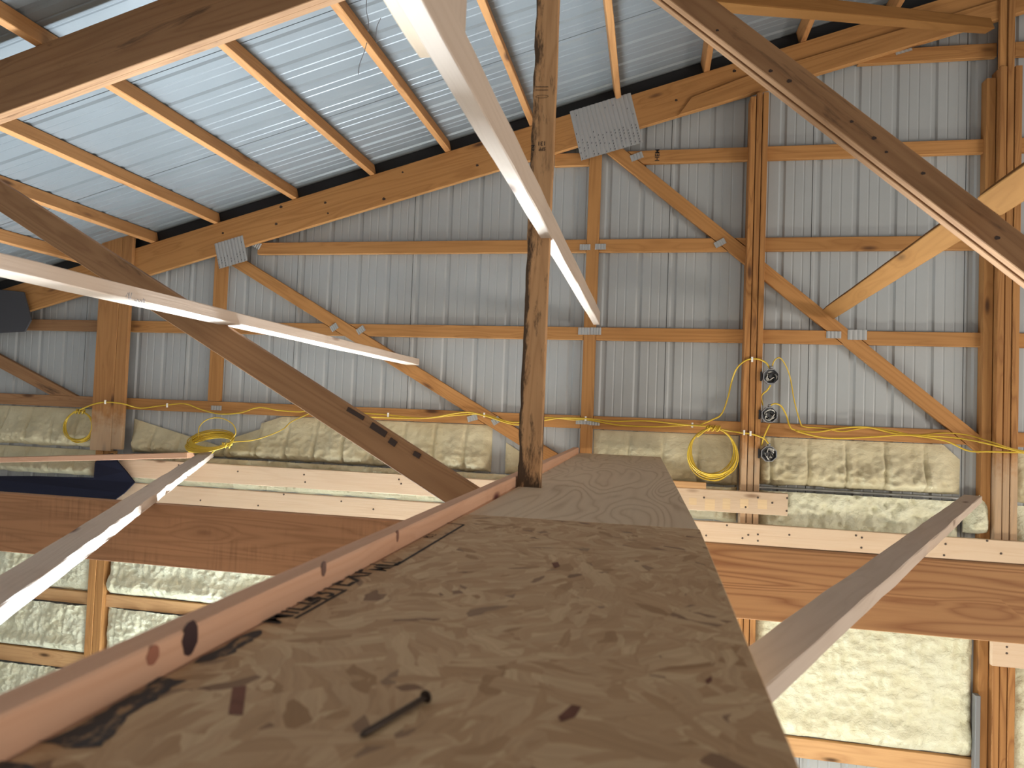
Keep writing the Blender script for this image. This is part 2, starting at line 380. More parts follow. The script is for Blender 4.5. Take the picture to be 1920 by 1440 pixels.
# ------------------------------------------------------------------ gable truss
gt = empty('gable_truss', (0, YG, -.3), 'orange timber truss standing against the gable wall, with steel connector plates', 'truss')
prism('top_chord', [(-5.9, chord_top(-5.9) - .246), (RIDGE, chord_top(RIDGE) - .246), (RIDGE, chord_top(RIDGE)), (-5.9, chord_top(-5.9))], YC, YC + .038, M_gable, gt, (ca, SL * ca))
prism('chord_scab', [(.12, chord_top(.12) - .246), (RIDGE, chord_top(RIDGE) - .246), (RIDGE, chord_top(RIDGE) - .128), (.55, chord_top(.55) - .120), (.20, chord_top(.2) - .150)], YC - .013, YC - .001, M_gable, gt, (ca, SL * ca))
def xz(u, v, Y=YG): p = PY(u, v, Y); return (p.x, p.z)
def two_edge(tp, bt):
    """line through two pixels on the gable plane for the upper and lower edge -> functions z(x)"""
    (x0, z0), (x1, z1) = xz(*tp[0]), xz(*tp[1]); (a0, c0), (a1, c1) = xz(*bt[0]), xz(*bt[1])
    st = (z1 - z0) / (x1 - x0); sb = (c1 - c0) / (a1 - a0); s = (st + sb) / 2
    zt = (z0 + z1) / 2 - s * (x0 + x1) / 2; zb = (c0 + c1) / 2 - s * (a0 + a1) / 2
    return s, zt, zb
d1 = two_edge([(467, 493), (960, 797)], [(442, 502), (960, 827)])
d2 = two_edge([(1163, 277), (1840, 815)], [(1137, 283), (1773, 803)])
def diag(d, xa, xb, name='diagonal'):
    s, zt, zb = d
    return prism(name, [(xa, zb + s * xa), (xb, zb + s * xb), (xb, zt + s * xb), (xa, zt + s * xa)], YG - .002, YG + .036, M_gable, gt, (1, s))
diag(d1, -3.30, -.52); diag(d2, -.42, 2.06)
prism('web', [(-3.336, -.028), (-3.236, -.028), (-3.236, 1.31), (-3.336, 1.28)], YG - .002, YG + .036, M_gable, gt, (0, 1))
prism('web', [(-.475, -.42), (-.391, -.42), (-.391, 2.09), (-.475, 2.06)], YG - .002, YG + .036, M_gable, gt, (0, 1))
# left, half hidden diagonal running down to the lowest girt
prism('diagonal', [(-5.9, .55), (-5.9, .44), (-4.75, -.03), (-4.5, -.03)], YG - .003, YG + .035, M_dark, gt, (1.2, -.5))
def plate(cx, cz, w_, h, axis, y, n, slots=True):
    """toothed connector plate: pressed ridges across its length"""
    ax = Vector((axis[0], 0, axis[1])).normalized(); up = Vector((-ax.z, 0, ax.x)); M = frame(Vector((cx, y, cz)), ax, up)
    vs, fs = [], []; N = n * 4
    for i in range(N + 1):
        x = -w_ / 2 + w_ * i / N; d = (0, .0035, .005, .0035)[i % 4] if True else 0
        vs += [(x, -h / 2, d), (x, h / 2, d)]
    for i in range(N): fs.append((2 * i, 2 * i + 2, 2 * i + 3, 2 * i + 1))
    me = bpy.data.meshes.new('connector_plate'); me.from_pydata(vs, [], fs); o = link('connector_plate', me, M, M_plate, gt)
    md = o.modifiers.new('thick', 'SOLIDIFY'); md.thickness = .0012
    if slots:
        bm = bmesh.new(); rs = random.Random(n)
        for i in range(n):
            k = int(h / .02)
            for j in range(k):
                if rs.random() < (.96 if j > k * .35 else .35): continue
                x = -w_ / 2 + w_ * (i + .5) / n - .004; yy = -h / 2 + .01 + j * .02 + (i % 2) * .008
                q = [bm.verts.new((x + a, yy + b, .0062)) for a, b in ((-.0035, -.006), (.001, -.004), (.0035, .006), (-.001, .004))]; bm.faces.new(q)
        me = bpy.data.meshes.new('punched_slots'); bm.to_mesh(me); bm.free()
        s_ = link('punched_slots', me, M, M_black, o); s_['kind'] = 'stuff'
    return o
c1 = PY(1136, 238, YC); plate(c1.x, c1.z, .43, .36, (ca, SL * ca), YC - .0005, 15)
c2 = PY(433, 473, YC); plate(c2.x, c2.z, .245, .20, (ca, SL * ca), YC - .0005, 9)
for (u, v, pw, ph, rot_) in [(1097, 464, .075, .04, 0), (1126, 463, .075, .04, 0), (1095, 621, .08, .05, 0), (1117, 621, .075, .05, 0), (1350, 456, .075, .04, .5), (1194, 294, .085, .045, .35),
                      (1563, 628, .09, .045, 0), (1607, 628, .115, .065, 0), (886, 784, .075, .04, .3), (930, 789, .06, .045, .6), (1092, 790, .09, .04, 0), (1114, 792, .075, .04, 0),
                      (1693, 92, .10, .055, .27), (627, 614, .06, .045, .6), (677, 619, .065, .045, .6), (482, 459, .07, .05, -.5), (406, 765, .09, .035, 0)]:
    p = PY(u, v, YG); plate(p.x, p.z, pw, ph, (math.cos(rot_), math.sin(rot_)), YG - .004, 4, False)

# ------------------------------------------------------------------ wall girts
GZ = [-.0748 + .61 * k for k in range(5)]
L1 = lambda z: (z - d1[2]) / d1[0] - .006; R1 = lambda z: (z - d1[1]) / d1[0] + .006
L2 = lambda z: (z - d2[2]) / d2[0] - .006; R2 = lambda z: (z - d2[1]) / d2[0] + .006
WL, WR, CL, CR, P1L, P1R, P2L, P2R, P3L, P3R = -3.338, -3.234, -.477, -.389, -4.287, -4.007, .585, .70, 2.03, 2.19
def girt(row, a, b, label, mat=None, h=.0445, dz=0):
    z = GZ[row] + dz if row >= 0 else dz
    f = lambda e, q: e(q) if callable(e) else e
    poly = [(f(a, z - h), z - h), (f(b, z - h), z - h), (f(b, z + h), z + h), (f(a, z + h), z + h)]
    o = prism('wall_girt', poly, YG, YG + .038, mat or M_gable)
    return tag(o, label, 'girt', 'wall girts')
rows = [
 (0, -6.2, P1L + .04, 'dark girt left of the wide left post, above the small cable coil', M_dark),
 (0, P1R - .04, L1, 'lowest upper girt carrying the yellow cable, right of the wide left post', None),
 (0, R1, CL, 'lowest upper girt behind the weathered vertical web', None),
 (0, CR, P2L + .03, 'lowest upper girt above the plywood end, left of the middle post', None),
 (0, P2R - .03, lambda z: min(L2(z), 1.97), 'lowest upper girt just above the foam, between middle and right posts', None),
 (0, P3R - .03, 3.4, 'short girt end right of the right post at cable height', None),
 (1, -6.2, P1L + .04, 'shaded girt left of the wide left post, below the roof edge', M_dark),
 (1, P1R - .04, WL, 'short girt between the wide left post and the slim left web', None),
 (1, WR, L1, 'girt partly behind the white-lit left brace', None),
 (1, R1, CL, 'long second-row girt right of the left diagonal, behind the weathered web', None),
 (1, CR, P2L + .03, 'second-row girt between centre web and middle post', None),
 (1, P2R - .03, L2, 'second-row girt from middle post to the right diagonal', None),
 (1, R2, P3L + .03, 'second-row girt from the right diagonal to the right post', None),
 (1, P3R - .03, 3.4, 'second-row girt end right of the right post', None),
 (2, -2.98, CL, 'long third-row girt from the small connector plate to the centre web', None),
 (2, CR, L2, 'third-row girt from centre web to the right diagonal', None),
 (2, R2, P2L + .03, 'very short third-row girt squeezed between diagonal and middle post', None),
 (2, P2R - .03, P3L + .03, 'third-row girt crossed by the ochre brace', None),
 (2, P3R - .03, 3.4, 'third-row girt end right of the right post', None),
 (3, -.72, CL, 'short fourth-row girt under the chord, left of the large connector plate', None),
 (3, R2, P2L + .03, 'fourth-row girt with a grade stamp, left of the middle post', None),
 (3, P2R - .03, P3L + .03, 'fourth-row girt with dark knots, behind the doubled diagonal', None),
 (3, P3R - .03, 3.4, 'fourth-row girt end right of the right post', None),
 (4, 1.25, P3L + .03, 'topmost girt under the roof chord with a small plate', None),
 (4, P3R - .03, 3.4, 'topmost girt end right of the right post', None)]
for r_, a, b, lab, mt in rows: girt(r_, a, b, 'orange ' + lab if mt is None else lab, mt)
girt(-1, -6.2, -4.29, 'pale lower girt left of the lower left post, under the brown beam', M_brace, .047, -1.615)
girt(-1, -4.13, -.2, 'pale lower girt crossing behind the walkway rail, under the brown beam', M_brace, .047, -1.615)
girt(-1, -6.2, -3.0, 'lowest pale girt in the far lower left, below two foam bays', M_brace, .06, -2.11)
girt(-1, .75, 3.4, 'lowest pale girt under the big bright foam bay on the right', M_brace, .06, -2.09)

# ------------------------------------------------------------------ posts
def post(name_label, x0s, plies, extra=()):
    t = empty('wall_post', (x0s, YP + .05, -3.3), name_label, 'post', 'posts along the gable wall')
    for (xa, xb, z0, z1, y0, y1, mt) in plies:
        lumber('ply', ((xa + xb) / 2, (y0 + y1) / 2, z0), ((xa + xb) / 2, (y0 + y1) / 2, z1), xb - xa, y1 - y0, (1, 0, 0), mt, t, ch=.003)
    return t
post('wide orange post at the far left, rising past the roof chord above the small coil', -4.2,
     [(-4.285, -4.10, -.445, 1.335, YP + .002, YC - .002, M_postw), (-4.098, -4.005, -.43, 1.30, YP + .004, YC - .003, M_postw), (-4.265, -4.20, -3.3, -.45, YC, YS - .003, M_gable), (-4.197, -4.13, -3.3, -.45, YC + .004, YS - .003, M_gable)])
post('three-ply orange post in the middle of the gable, with round boxes on its right side', .63,
     [(.578, .613, -3.3, 2.105, YP, YS - .003, M_post), (.618, .653, -3.3, 2.13, YP + .002, YS - .003, M_post), (.658, .692, -3.3, 2.13, YP + .001, YS - .003, M_post)])
post('tall three-ply orange post at the right, passing the roof chord', 2.1,
     [(1.99, 2.044, -3.3, 2.17, YP + .045, YS - .003, M_gable), (2.048, 2.085, -3.3, 2.22, YP, YS - .003, M_post), (2.090, 2.127, -3.3, 2.83, YP + .003, YS - .003, M_post), (2.132, 2.170, -3.3, 2.22, YP, YS - .003, M_post),
      (2.046, 2.088, 2.222, 2.83, YP + .012, YC - .004, M_gable)])

# ------------------------------------------------------------------ near roof truss
TY = 2.55
nt_ = empty('roof_truss', (0, TY, -.69), 'dark doubled timber truss spanning the attic in front of the gable wall', 'truss')
def chordpoly(xa, xb, h=.25): return [(xa, chord_top(xa) - h), (xb, chord_top(xb) - h), (xb, chord_top(xb) - .001), (xa, chord_top(xa) - .001)]
prism('top_chord', chordpoly(-5.2, RIDGE), TY, TY + .035, M_dark, nt_, (ca, SL * ca))
prism('top_chord', chordpoly(-5.2, RIDGE, .246), TY + .0375, TY + .0725, M_dark, nt_, (ca, SL * ca))
CT, CB = -.445, -.69
prism('bottom_chord', [(-6, CB), (-.30, CB), (-.30, CT), (-6, CT)], TY, TY + .036, M_brown, nt_)['label'] = 'rough brown beam with saw marks'
prism('bottom_chord', [(-.297, CB), (5, CB), (5, CT), (-.297, CT)], TY, TY + .036, M_figured, nt_)['label'] = 'orange-brown beam with wavy grain and a large knot'
prism('bottom_chord', [(-6, CB + .003), (5, CB + .003), (5, CT - .003), (-6, CT - .003)], TY + .039, TY + .074, M_dark, nt_)
WB = -.441
lumber('web', (-.4335, TY + .019, WB), (-.426, TY + .019, chord_top(-.43) - .255), .086, .038, (1, 0, 0), M_web, nt_, seg=60, rough=.003, wane=.012, seed=3)['label'] = 'weathered stained upright with a wany left edge'
def seg_poly(pts): return [tuple((PY(u, v, TY).x, PY(u, v, TY).z)) for u, v in pts]
def dline(e0, e1, f0, f1):
    a = seg_poly([e0, e1, f0, f1]); s = ((a[1][1] - a[0][1]) / (a[1][0] - a[0][0]) + (a[3][1] - a[2][1]) / (a[3][0] - a[2][0])) / 2
    return s, sum(p[1] - s * p[0] for p in a[:2]) / 2, sum(p[1] - s * p[0] for p in a[2:]) / 2
s, zt, zb = dline((0, 332), (880, 915), (0, 405), (835, 935))
xa = -3.35
xe = -.54; xcut = (CT + .003 - zb) / s
prism('diagonal', [(xa, zb + s * xa), (xcut, CT + .003), (xe, CT + .003), (xe, zt + s * xe), (xa, zt + s * xa)], TY + .001, TY + .037, M_dark, nt_, (1, s))
s, zt, zb = dline((1330, 0), (1920, 460), (1232, 0), (1920, 520))
for y0, y1, dz in ((TY - .001, TY + .036, 0), (TY + .042, TY + .078, -.006)):
    xa_, xb_ = -.35, 2.45
    prism('diagonal', [(xa_, zb + s * xa_ + dz), (xb_, zb + s * xb_ + dz), (xb_, zt + s * xb_ + dz), (xa_, zt + s * xa_ + dz)], y0 - .04, y1 - .04, M_dark if y0 > TY + .03 else M_dark, nt_, (1, s))

def knots(px, Y, parent, rx=.012, rz=.010):
    for i, (u, v) in enumerate(px):
        p = PY(u, v, Y); m = 10; k_ = .7 + .5 * ((i * 7) % 5) / 5
        vs = [(rx * k_ * math.cos(2 * math.pi * q / m), 0, rz * k_ * math.sin(2 * math.pi * q / m) * (1 + .2 * math.cos(2 * q))) for q in range(m)]
        me = bpy.data.meshes.new('knot'); me.from_pydata(vs, [], [tuple(range(m))]); link('knot', me, Matrix.Translation(p + Vector((0, -.0008, 0))), M_knot, parent)
M_knot = plain('dark_knot', (.035, .016, .009), .6)
gch = [x for x in gt.children if x.name.startswith('top_chord')][0]
knots([(755, 323), (895, 310), (720, 373), (418, 437), (518, 420), (615, 400), (610, 380), (527, 388), (1268, 188), (1377, 133)], YC, gch)
dr = [x for x in nt_.children if x.name.startswith('diagonal')][1]
knots([(1345, 57), (1445, 133), (1480, 152), (1597, 228), (1639, 259), (1662, 285), (1731, 325), (1870, 446)], TY - .041, dr, .008, .006)
dl = [x for x in nt_.children if x.name.startswith('diagonal')][0]
for k, (u0, v0, u1, v1) in enumerate(((652, 764, 682, 782), (696, 794, 724, 812), (730, 822, 742, 831), (776, 846, 788, 853))):
    a, b = PY(u0, v0 + 3, TY - .001), PY(u1, v1 + 3, TY - .001)
    lumber('bark_patch', a, b, .022, .010, (0, 0, 1), M_knot, dl, seg=8, rough=.006, seed=k + 20)
# ------------------------------------------------------------------ lateral braces
def along_y(name, xr, zb_, ya, yb, w_, h, mat, label, cat='brace', xr2=None, zb2=None, **k):
    """board along Y: right edge x, bottom z, width in x, height in z"""
    xr2 = xr if xr2 is None else xr2; zb2 = zb_ if zb2 is None else zb2
    o = lumber(name, (xr - w_ / 2, ya, zb_ + h / 2), (xr2 - w_ / 2, yb, zb2 + h / 2), w_, h, (1, 0, 0), mat, **k)
    return tag(o, label, cat)
along_y('lateral_brace', -.389, .668, .55, YG - .045, .045, .089, M_pale, 'pale new timber brace crossing the middle high up, white-lit underneath', xr2=-.362, zb2=.592, seg=20, rough=.003, seed=1)
along_y('scrap_board', -.440, .695, .55, 1.30, .035, .07, M_white, 'short splintered board lapped on the left of the pale middle brace', 'board', xr2=-.431, zb2=.683, seg=12, rough=.008, seed=5)
o = lumber('hanger_board', (-.409, 1.225, .752), (-.409, 1.225, 1.85), .25, .036, (0, 1, 0), M_pale, seg=6, rough=.003); tag(o, 'pale upright hanger board rising from the right side of the middle brace', 'board')
along_y('lateral_brace', -1.625, .305, .8, YG - .045, .10, .045, M_pale, 'white-lit brace with pencil marks crossing the left side above the dark diagonal', xr2=-1.635, zb2=.285, seg=20, rough=.003, seed=2)
ZB = CT + .001
def flat_brace(tl_far, tl_near, bd_near, label, ext, seed, wane):
    zt_ = ZB + .038
    a = PZ(*tl_far, zt_); b = PZ(*tl_near, zt_); d = (b - a).normalized(); side = Vector((-d.y, d.x, 0))
    c = PZ(*bd_near, zt_); sgn = 1 if side.dot(c - b) > 0 else -1; side *= sgn
    b2 = b + d * ext; h = Vector((0, 0, -.019))
    o = lumber('flat_brace', a + side * .0445 + h, b2 + side * .0445 + h, .089, .038, -side, M_pale, seg=60, rough=.003, wane=wane, seed=seed)
    tag(o, label, 'brace'); return o
flat_brace((377, 847), (0, 1077), (43, 1103), 'flat pale brace at the lower left running under the large cable bundle', .9, 4, .011)
flat_brace((1807, 927), (1403, 1208), (1437, 1283), 'flat pale brace at the lower right ending in foam beside the right post', .30, 6, 0)
# brace through the doubled diagonal
p0 = PY(1556, 586, YG - .03); p1 = PY(1802, 420, TY + .11); dd = (p1 - p0)
bw = dd.cross(Vector((.3, 1.1, .3)))
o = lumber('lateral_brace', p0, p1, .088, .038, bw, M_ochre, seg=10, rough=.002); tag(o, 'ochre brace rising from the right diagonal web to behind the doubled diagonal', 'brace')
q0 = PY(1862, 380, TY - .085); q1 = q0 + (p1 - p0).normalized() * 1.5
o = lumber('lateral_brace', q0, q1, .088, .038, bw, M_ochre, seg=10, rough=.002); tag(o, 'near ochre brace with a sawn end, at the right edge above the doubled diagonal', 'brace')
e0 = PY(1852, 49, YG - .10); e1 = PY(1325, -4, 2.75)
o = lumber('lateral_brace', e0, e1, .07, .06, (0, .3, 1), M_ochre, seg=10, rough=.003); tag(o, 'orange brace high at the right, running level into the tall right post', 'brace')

# ------------------------------------------------------------------ ledger boards on the posts
YB = YP - .04
def ledger(xa, xb, z0, z1, mat, label, seed, nails=(), y=YB, t=.036, rough=.003):
    o = lumber('ledger_board', (xa, y + t / 2, (z0 + z1) / 2), (xb, y + t / 2, (z0 + z1) / 2), z1 - z0, t, (0, 0, 1), mat, seg=14, rough=rough, seed=seed)
    tag(o, label, 'board', 'ledger boards on the posts')
    for (x, z) in nails:
        me = NH; M = Matrix.Translation((x, y - .0012, z)); link('nail_head', me, M, M_nailhead, o)
    return o
bm = bmesh.new(); bmesh.ops.create_cone(bm, cap_ends=True, segments=8, radius1=.007, radius2=.006, depth=.004, matrix=Matrix.Rotation(math.pi / 2, 4, 'X')); NH = bpy.data.meshes.new('nail_head'); bm.to_mesh(NH); bm.free(); NH.materials.append(M_nailhead)
def nl(*pts): return [(PY(u, v, YB).x, PY(u, v, YB).z) for u, v in pts]
ledger(-3.98, -.535, -.632, -.492, M_white, 'upper new pine board across the left wall, under the foam', 1, nl((446, 884), (570, 890), (572, 904), (335, 872), (748, 899), (752, 907), (820, 905)))
ledger(-3.98, -.30, -.815, -.675, M_white, 'lower new pine board across the left wall, just above the brown beam', 2, nl((532, 927), (376, 938), (484, 948), (700, 955), (640, 940)))
ledger(.02, .86, -.612, -.472, M_white, 'short new pine board with tan stripes under the middle post', 3, nl((1320, 933), (1421, 933), (1448, 943), (1476, 934), (1475, 958), (1398, 951)), rough=0)
ledger(.10, 3.3, -.815, -.678, M_white, 'long new pine board across the right wall, above the orange-brown beam', 4, nl((1363, 985), (1403, 1003), (1392, 1009), (1421, 1002), (1421, 1014), (1480, 1003), (1605, 1004), (1616, 1008), (1615, 1027), (1773, 1020), (1770, 1041), (1851, 1014), (1877, 1038), (1324, 1004)))
o = ledger(.05, .36, -.475 + .003, -.43, M_brace, 'small orange offcut on top of the short striped pine board', 5, y=YB + .002)
ledger(2.03, 3.3, -1.42, -1.27, M_white, 'short pale board crossing the right post below the orange-brown beam', 6, nl((1888, 1213), (1888, 1225)), y=YP - .038)
# tan stripes on the short board
st = empty('_', (0, 0, 0)); bpy.data.objects.remove(st)
sb = [x for x in COL.objects if x.get('label', '').startswith('short new pine board with tan')][0]
M_tan = wood('tan_stain', (.70, .52, .31), (.6, .43, .25), ring=.3, knots=0)
for u0, u1, v0, v1 in ((1292, 1306, 933, 947), (1322, 1340, 935, 957), (1355, 1369, 934, 956), (1388, 1403, 935, 953), (1421, 1438, 936, 955)):
    a, b = PY(u0, v0, YB), PY(u1, v1, YB)
    prism('stain_stripe', [(a.x, b.z), (b.x, b.z), (b.x, a.z), (a.x, a.z)], YB - .0009, YB - .0002, M_tan, sb, bevel=0)
# level stick at far left
a, b = PY(-60, 864, 4.545), PY(350, 854, 4.545)
o = lumber('stud_stick', a + Vector((0, .045, 0)), b + Vector((0, .045, 0)), .040, .088, (0, 0, 1), M_rail, seg=8, rough=.002); tag(o, 'long pink-lit stick lying level at far left, ending at the flat brace', 'board')

# ------------------------------------------------------------------ walkway
H = -.285
rail = lumber('walkway_rail', (-.4995, -.25, H + .036 - .098), (-.4995, YG - .01, H + .036 - .098), .196, .038, (0, 0, 1), M_rail, seg=40, rough=.0012, seed=2)
tag(rail, 'long pinkish timber rail on edge along the left of the walkway', 'rail')
j = lumber('walkway_joist', (-.16, .0, (H - .012 + CT) / 2), (-.18, 4.6, (H - .012 + CT) / 2), CT * -1 + H - .0135, .038, (0, 0, 1), M_brace); tag(j, 'joist hidden under the middle of the walkway boards', 'joist')
osb = slab('osb_sheet', [(-.477, .05), (.128, .05), (.128, 1.838), (-.477, 1.825)], H - .0115, H, M_osb); tag(osb, 'speckled strand board sheet with black ink stamps in the foreground of the walkway', 'board')
def plx(y): return -.4517 - (y - 1.83) * .0128
def prx(y): return .1255 - (y - 1.84) * .0191
ply = slab('plywood_sheet', [(-.470, 1.8275), (prx(1.842), 1.8405), (prx(4.80), 4.80), (-.470, 4.80), (-.470, 2.60), (-.386, 2.60), (-.386, 2.545), (-.470, 2.545)], H - .0115, H + .0005, M_ply)
tag(ply, 'grey plywood strip with swirling grain leading to the gable wall', 'board')
# knots of the rail
for (u, v, ru, rv, col) in ((356, 1196, .013, .019, (.03, .008, .010)), (286, 1228, .009, .010, (.32, .12, .07)), (607, 1066, .007, .012, (.16, .09, .07)), (745, 1005, .007, .012, (.2, .09, .06))):
    r = ray(u, v); p = r * (-.4805 / r.x)
    me = bpy.data.meshes.new('knot'); vs = []; n = 14
    for k in range(n): vs.append((.0, ru * math.cos(2 * math.pi * k / n) * (1 + .1 * math.sin(3 * k)), rv * math.sin(2 * math.pi * k / n)))
    vs2 = [(-.003, y * .9, z * .9) for _, y, z in vs]
    me.from_pydata(vs + vs2, [], [tuple(range(n))] + [(k, (k + 1) % n, n + (k + 1) % n, n + k) for k in range(n)])
    link('knot', me, Matrix.Translation((-.4797, p.y, p.z)), plain('knot_wood', col, .6), rail)

# ink stamps on the strand board: text reads along +Y, letter tops towards -X
def text_mesh(body, size, name='ink_stamp'):
    cu = bpy.data.curves.new(name, 'FONT'); cu.body = body; cu.size = size; cu.resolution_u = 2; cu.offset = size * .012
    o = bpy.data.objects.new('tmp', cu); COL.objects.link(o); dg = bpy.context.evaluated_depsgraph_get(); dg.update()
    me = bpy.data.meshes.new_from_object(o.evaluated_get(dg)); bpy.data.objects.remove(o); me.name = name; me.materials.clear(); return me
def stamp(body, size, x, y, sx=1.0, parent=osb):
    me = text_mesh(body, size); me.transform(Matrix.Diagonal((sx, 1, 1, 1)))
    M = Matrix.Translation((x, y, H + .0006)) @ Matrix.Rotation(math.pi / 2, 4, 'Z'); return link('ink_stamp', me, M, M_ink, parent)
def inkline(name, pts, wd, parent=osb):
    bm = bmesh.new()
    for (x0, y0), (x1, y1) in zip(pts, pts[1:]):
        d = Vector((x1 - x0, y1 - y0, 0)).normalized(); nn = Vector((-d.y, d.x, 0)) * wd / 2
        q = [bm.verts.new(Vector((x0, y0, 0)) + nn), bm.verts.new(Vector((x1, y1, 0)) + nn), bm.verts.new(Vector((x1, y1, 0)) - nn), bm.verts.new(Vector((x0, y0, 0)) - nn)]; bm.faces.new(q)
    me = bpy.data.meshes.new(name); bm.to_mesh(me); bm.free(); return link(name, me, Matrix.Translation((0, 0, H + .0006)), M_ink, parent)
def pz(u, v): p = PZ(u, v, H); return (p.x, p.y)
inkline('ink_frame', [pz(553, 1160), pz(575, 1148), pz(650, 1106)], .005)
inkline('ink_frame', [pz(838, 981), pz(870, 984), pz(742, 1061), pz(690, 1058)], .006)
a = pz(520, 1172); stamp('MILL', .06, a[0], a[1], 1.0)
a = pz(600, 1131); stamp('431', .06, a[0], a[1], 1.0)
a = pz(652, 1101); stamp('EXP', .07, a[0], a[1] + .0, 1.0)
a = pz(722, 1072); stamp('MILL', .045, a[0], a[1], .9)
a = pz(804, 1009); stamp('PS 2', .026, a[0] + .004, a[1], 1)
# worn solid stamps further down
M_inkworn, ntw, bsw = NT('worn_ink'); gw = G(ntw); wn = gw.noise(gw.vmul(gw.obj(), (60, 28, 1)), 1, 4, .65)
gw.l(gw.mix(gw.mapr(wn, .52, .63), (.030, .028, .030), (.30, .19, .10)), bsw.inputs['Base Color']); bsw.inputs['Roughness'].default_value = .7
def blot(pts, seed):
    pp = [pz(*q) for q in pts]; bm = bmesh.new(); out = []
    for i in range(len(pp)):
        a, b = Vector(pp[i]), Vector(pp[(i + 1) % len(pp)])
        for k in range(6):
            q = a.lerp(b, k / 6); out.append(bm.verts.new((q.x + .006 * noise.noise((q.x * 60, q.y * 60, seed)), q.y + .008 * noise.noise((q.x * 60, q.y * 60, seed + 5)), H + .0006)))
    f = bm.faces.new(out); bmesh.ops.triangulate(bm, faces=[f]); bmesh.ops.recalc_face_normals(bm, faces=bm.faces)
    me = bpy.data.meshes.new('ink_blot'); bm.to_mesh(me); bm.free(); link('ink_blot', me, Matrix.Identity(4), M_inkworn, osb)
blot([(360, 1243), (470, 1184), (490, 1182), (486, 1194), (440, 1222), (398, 1238)], 1)
blot([(232, 1316), (300, 1270), (348, 1276), (312, 1298), (232, 1352), (190, 1400), (118, 1402), (66, 1394), (110, 1380)], 2)
blot([(-20, 1425), (20, 1428), (70, 1440), (60, 1470), (-40, 1480)], 3)
# dark red strand flakes
M_flake = wood('dark_strand', (.17, .07, .045), (.11, .045, .03), knots=0, var=.1)
for pts in ([(436, 1290), (462, 1286), (455, 1342), (428, 1340)], [(1046, 1345), (1072, 1322), (1090, 1326), (1078, 1345), (1052, 1354)], [(1034, 1056), (1046, 1054), (1050, 1062), (1040, 1066)], [(1322, 1276), (1334, 1268), (1335, 1277), (1326, 1284)]):
    bm = bmesh.new(); vs = [bm.verts.new((*pz(*q), H + .0005)) for q in pts]; f = bm.faces.new(vs); f.normal_update()
    if f.normal.z < 0: bmesh.ops.reverse_faces(bm, faces=[f])
    me = bpy.data.meshes.new('strand_flake'); bm.to_mesh(me); bm.free(); link('strand_flake', me, Matrix.Identity(4), M_flake, osb)
# loose nail
a, b = Vector((*pz(683, 1383), H + .0036)), Vector((*pz(797, 1317), H + .0050))
d = (b - a).normalized(); tip = a - d * .006
bm = bmesh.new(); tube_bm(bm, [Vector(), d * .006, b - tip], .0030, 10, lambda t: .25 if t == 0 else 1); me = bpy.data.meshes.new('nail'); bmesh.ops.recalc_face_normals(bm, faces=bm.faces); bm.to_mesh(me); bm.free()
nail = link('nail', me, Matrix.Translation(tip), M_nail); tag(nail, 'loose dark nail lying on the strand board', 'nail')
bm = bmesh.new(); tube_bm(bm, [Vector(), d * .0018], .0062, 14); me = bpy.data.meshes.new('head'); bmesh.ops.recalc_face_normals(bm, faces=bm.faces); bm.to_mesh(me); bm.free()
link('nail_head', me, Matrix.Translation(b), M_nail, nail)

